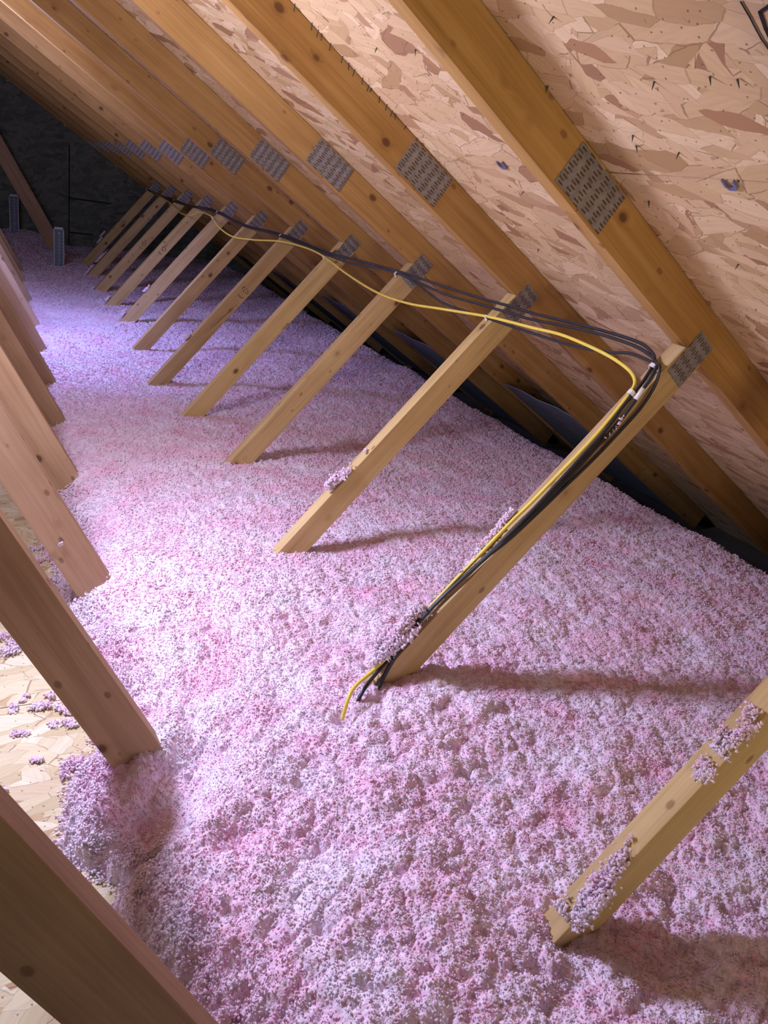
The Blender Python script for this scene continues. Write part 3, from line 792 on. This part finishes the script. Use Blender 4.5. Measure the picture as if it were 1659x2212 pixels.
o = tube_obj('cable', cY+dY, .0038, M_YELLOW, seg=12, sub=7); tag(o, 'bright yellow cable sagging between the webs and running down the nearest full web', 'cable')
# white tape band and label on the middle black cable
def at_path(P, t):
    n = len(P)-1; i = min(int(t*n), n-1); q = t*n-i
    return Vector(P[i]).lerp(Vector(P[i+1]), q)

def clip(center, axis, span, name_label, group='white plastic clips holding the cables', scale=1.0):
    """a small plastic saddle bent over the cables, with two feet and a nail"""
    ax = Vector(axis).normalized(); up = Vector(upw); side = ax.cross(up).normalized(); up = side.cross(ax).normalized()
    if up.dot(Vector(upw)) < 0: up = -up
    h = 0.0085*scale; w2 = span/2; t_ = 0.0018*scale; half = 0.0038*scale
    prof = [(-w2-.003*scale, 0), (-w2, 0), (-w2, h*.6), (-w2*.7, h), (w2*.7, h), (w2, h*.6), (w2, 0), (w2+.003*scale, 0)]
    inner = [(a*(0.82 if abs(a) <= w2 else 1.0), max(b-t_, 0) if b > 0 else 0.0) for a, b in prof]
    inner = [(-w2-.003*scale, -t_), (-w2+t_, -t_), (-w2+t_, h*.55), (-w2*.66, h-t_), (w2*.66, h-t_), (w2-t_, h*.55), (w2-t_, -t_), (w2+.003*scale, -t_)]
    V = []; F = []; n = len(prof)
    for sg in (-half, half):
        for a, b in prof: V.append(tuple(side*a + up*b + ax*sg))
        for a, b in inner: V.append(tuple(side*a + up*b + ax*sg))
    for i in range(n-1):
        F += [(i, i+1, n+i+1, n+i), (2*n+i, 3*n+i, 3*n+i+1, 2*n+i+1), (i, 2*n+i, 2*n+i+1, i+1), (n+i, n+i+1, 3*n+i+1, 3*n+i)]
    F += [(0, n, 3*n, 2*n), (n-1, 3*n-1, 4*n-1, 2*n-1)]
    o = bpy.data.objects.new('cable_clip', mesh_py('cable_clip', V, F, M_WHITE)); link(o); o.location = center
    return tag(o, name_label, 'cable clip', group)
dn = Vector((-math.cos(TW), 0, -math.sin(TW)))
yv = Vector((0, 1, 0))
cl = [((1.183, 1.150, 1.020), dn, .019, 'white clip over the black bundle at the bend on the nearest full web', 1.15),
      ((1.140, 1.146, 0.965), dn, .014, 'white clip on the yellow cable where it turns down the web', 1.25),
      ((1.173, 1.762, 1.000), yv, .010, 'white clip on the yellow cable at the second web', 1.0),
      ((1.194, 2.372, 1.027), yv, .014, 'white clip over the black cables at the third web', 1.0),
      ((1.174, 2.982, 1.000), yv, .010, 'white clip on the yellow cable at the fourth web', 1.0),
      ((1.190, 3.591, 1.022), yv, .014, 'white clip over the black cables at the ink-stamped web', 1.0),
      ((1.195, 4.810, 1.028), yv, .016, 'white clip over the black cables where the yellow begins its deep sag', 1.1),
      ((1.168, 4.810, 0.994), yv, .012, 'white clip on the yellow cable where it begins its deep sag', 1.1),
      ((1.184, 6.030, 1.011), yv, .016, 'white clip over the black cables, second clip pair from the far end', 1.1),
      ((1.156, 6.030, 0.980), yv, .012, 'white clip on the yellow cable near the far end, below its black neighbour', 1.1),
      ((1.192, 7.249, 1.023), yv, .018, 'hindmost white clip, at the last web', 1.2)]
for c_, ax, sp_, lb, sc in cl:
    c_ = Vector(c_)-Vector(upw)*0.004
    clip(c_, ax, sp_, lb, scale=sc)
# white tape round one black cable
P = [at_path(dB, .085), at_path(dB, .125)]
o = tube_obj('tape_band', P, .0046, M_WHITE, seg=12, sub=2); tag(o, 'white tape band round a black cable just below the clips', 'tape')
for i in range(9):
    pp = at_path(dB, .20+.011*i) + Vector((-.001, -.004, .001))
    if i == 0: cc = []
    cc.append(pp)
Pm = np.array([list(p+Vector((random.uniform(-.002, .002), 0, random.uniform(-.002, .002)))) for p in cc]); c0 = Pm.mean(0)
V, F = tufts(np.repeat(Pm-c0, 2, 0)+rng.normal(size=(18, 3))*.0015, rng.uniform(.0012, .0024, 18), 2, 0.9)
o = link(bpy.data.objects.new('insulation_tuft', mesh_np('insulation_tuft', V, F, M_TUFT, True))); o.location = c0
tag(o, 'thin trail of pink fluff clinging to the black cables below the tape band', 'insulation tuft')

# ------------------------------------------------------------------ depth rulers
DIG = {'0': 'abcdef', '1': 'bc', '2': 'abged', '3': 'abgcd', '4': 'fgbc', '5': 'afgcd', '6': 'afgedc', '7': 'abc', '8': 'abcdefg', '9': 'abcdfg'}
def ruler(cx, y, z0, z1, wd, label, lean=0.0):
    t = empty('depth_ruler', (cx, y, z0)); tag(t, label, 'ruler', 'insulation depth rulers')
    V, F = box_vf(-wd/2, wd/2, -.0015, 0.0, 0, z1-z0); link(bpy.data.objects.new('card', mesh_py('card', V, F, M_RULER)), t)
    V = []; F = []
    def q(x0, x1, a, b):
        k = len(V); v, f = box_vf(x0, x1, -.0022, -.0015, a, b); V.extend(v); F.extend(tuple(i+k for i in g) for g in f)
    H = z1-z0
    q(-wd/2, -wd/2+.006, 0, H); q(wd/2-.006, wd/2, 0, H); q(-wd/2, wd/2, H-.016, H)
    link(bpy.data.objects.new('border', mesh_py('border', V, F, M_RULERW)), t)
    V = []; F = []
    n = 18; z = H-.045
    while z > .01:
        q(wd/2-.020, wd/2-.006, z-.001, z+.001)
        q(-wd/2+.006, -wd/2+.014, z-.001, z+.001)
        s = str(n); sw = .009; gap = .004; x = -(len(s)*sw+(len(s)-1)*gap)/2 - .002; hh = .008
        for ch in s:
            seg = {'a': (x, x+sw, z+hh-.001, z+hh+.001), 'g': (x, x+sw, z-.001, z+.001), 'd': (x, x+sw, z-hh-.001, z-hh+.001),
                   'b': (x+sw-.002, x+sw, z, z+hh), 'c': (x+sw-.002, x+sw, z-hh, z), 'f': (x, x+.002, z, z+hh), 'e': (x, x+.002, z-hh, z)}
            for e in DIG[ch]: q(*seg[e])
            x += sw+gap
        n -= 1; z -= .0254
    link(bpy.data.objects.new('markings', mesh_py('markings', V, F, M_RULERW)), t)
    t.rotation_euler = (0, lean, 0)
    return t
ruler(0.478, 6.95, 0.20, 0.655, 0.078, 'blue and white paper depth ruler standing in the insulation before the slanting brace', 0.0)
ruler(0.190, 8.2, 0.25, 0.783, 0.078, 'dim paper depth ruler at the far left, standing near the dark gable wall', 0.0)

# ------------------------------------------------------------------ roof hardware
def hclip(x, y, label):
    t_ = 0.0012; wv = .016; hh = .014
    # a strap bent to a U, its open end over the sheet joint
    prof = [(-.011, .010), (-.011, -.004), (-.006, -.011), (.006, -.011), (.011, -.004), (.011, .010)]
    V = []; F = []
    c0 = on_roof(x, y, 0.0); dS = Vector((math.cos(AR), 0, math.sin(AR)))
    for sg in (0, 1):
        for sc in (1.0, 0.66):
            for a, b in prof:
                V.append(tuple(dS*(-b*sc if sc < 1 else -b) + Vector((0, 1, 0))*a*sc - nr*(0.001 + sg*0.004)))
    n = len(prof)
    for i in range(n-1):
        F += [(i, i+1, n+i+1, n+i), (2*n+i, 3*n+i, 3*n+i+1, 2*n+i+1), (i, 2*n+i, 2*n+i+1, i+1), (n+i, n+i+1, 3*n+i+1, 3*n+i)]
    F += [(0, n, 3*n, 2*n), (n-1, 3*n-1, 4*n-1, 2*n-1)]
    o = bpy.data.objects.new('sheathing_clip', mesh_py('sheathing_clip', V, F, M_PURPLE)); link(o); o.location = c0
    v, f = box_vf(-.008, .008, -.006, .006, -.004, -.001)
    return tag(o, label, 'panel clip', 'purple clips at the roof sheet joint')
hclip(.950, .875, 'purple U-shaped metal clip on the roof sheet joint at the right edge')
hclip(.940, 1.462, 'small purple U-shaped clip on the roof sheet joint between two top chords')

nails = [(.683,1.007,'nail point near the top of the roof board, right of the nearest full chord'),(.782,1.128,'nail point hard against the upper side of the nearest full chord'),
 (.788,.899,'leftmost of three nail points in line below the marker writing'),(.787,.80,'middle of three nail points in line below the marker writing'),(.793,.761,'rightmost of three nail points in line below the marker writing'),
 (.871,1.01,'upper of two close nail points above the big chord plate'),(.89,1.017,'lower of two close nail points above the big chord plate'),(.90,.939,'nail point between the big chord plate and the right purple clip'),
 (1.004,1.084,'nail point right of the big chord plate, just under the sheet joint'),(1.127,.973,'nail point far below the right purple clip on the near roof board'),
 (1.012,1.475,'nail point just below the small purple clip between two chords'),(.692,1.424,'nail point high between the first two full chords, near its upper chord'),
 (.674,1.56,'topmost nail point between the first two full chords'),(1.202,1.635,'nail point low between the first two full chords, above the cables')]
nv = None
for i, (x, y, lb) in enumerate(nails):
    if nv is None:
        bm = bmesh.new(); bmesh.ops.create_cone(bm, cap_ends=True, segments=8, radius1=.0016, radius2=.0003, depth=.011)
        nv = bpy.data.meshes.new('nail_point'); bm.to_mesh(nv); bm.free(); nv.materials.append(M_STEEL)
    o = bpy.data.objects.new('nail_point', nv); link(o); o.location = on_roof(x, y, .005)
    o.rotation_euler = (math.pi+random.uniform(-.5, .5), random.uniform(-.5, .5), 0)
    tag(o, lb, 'nail', 'nail points through the roof sheathing')
# missed staples along the chord of the second full truss
V, F = box_vf(-.0006, .0006, 0, .0008, -.012, 0)
sv = None
for i, (x, dy) in enumerate([(.56,0),(.615,0),(.624,.0),(.674,0),(.742,0),(.750,0),(.806,0),(.815,0),(.845,0),(.878,0),(.645,0),(.705,0),(.77,0),(.60,0),(.69,0),(.725,0),(.79,0)]):
    if sv is None:
        v, f = box_vf(-.0007, .0007, -.0007, .0007, -.014, .001); sv = mesh_py('staple_leg', v, f, M_STEEL)
    o = bpy.data.objects.new('staple_leg', sv); link(o); o.location = Vector((x, Y0+S-.0045+random.uniform(-.004, .001), ztop(x)-.001)); o.rotation_euler = (.5, random.uniform(-.3, .3), 0)
    tag(o, 'stray dark staple leg beside the top chord of the second full truss', 'staple', 'stray staples beside the top chord')

# foam vent baffles between the chords at the eave
def baffle(k, x0, x1, label, dz=0.0):
    y0 = Y0+k*S+TH+.02; y1 = Y0+(k+1)*S-.02
    V = []; F = []
    off_ = 0.083
    n = 9
    for i in range(n):
        t_ = i/(n-1); y = y0+(y1-y0)*t_; rib = 0.006*(0.5-0.5*math.cos(4*math.pi*t_))
        for x in (x0, x1):
            for th in (0, .004):
                p = Vector((x, y, ztop(x))) - nr*(off_ + dz - rib - th); V.append(tuple(p))
    for i in range(n-1):
        a = 4*i; b = 4*(i+1)
        F += [(a, b, b+2, a+2), (a+1, a+3, b+3, b+1), (a, a+1, b+1, b), (a+2, b+2, b+3, a+3)]
    F += [(0, 2, 3, 1), (4*n-4, 4*n-3, 4*n-1, 4*n-2)]
    o = bpy.data.objects.new('vent_baffle', mesh_py('vent_baffle', V, F, M_BAFFLE, smooth=False)); link(o)
    return tag(o, label, 'vent baffle', 'foam vent baffles at the eave')
lbs = ['grey foam vent baffle behind the cable-wrapped web at the eave', 'grey foam vent baffle at the eave, right of the second web', 'grey foam vent baffle at the eave, left of the second web', 'grey foam vent baffle at the eave behind the third web', 'dark foam vent baffle furthest back at the eave']
for i, k in enumerate((2, 4, 6, 8, 10)):
    baffle(k, 2.17, 2.9, lbs[i])
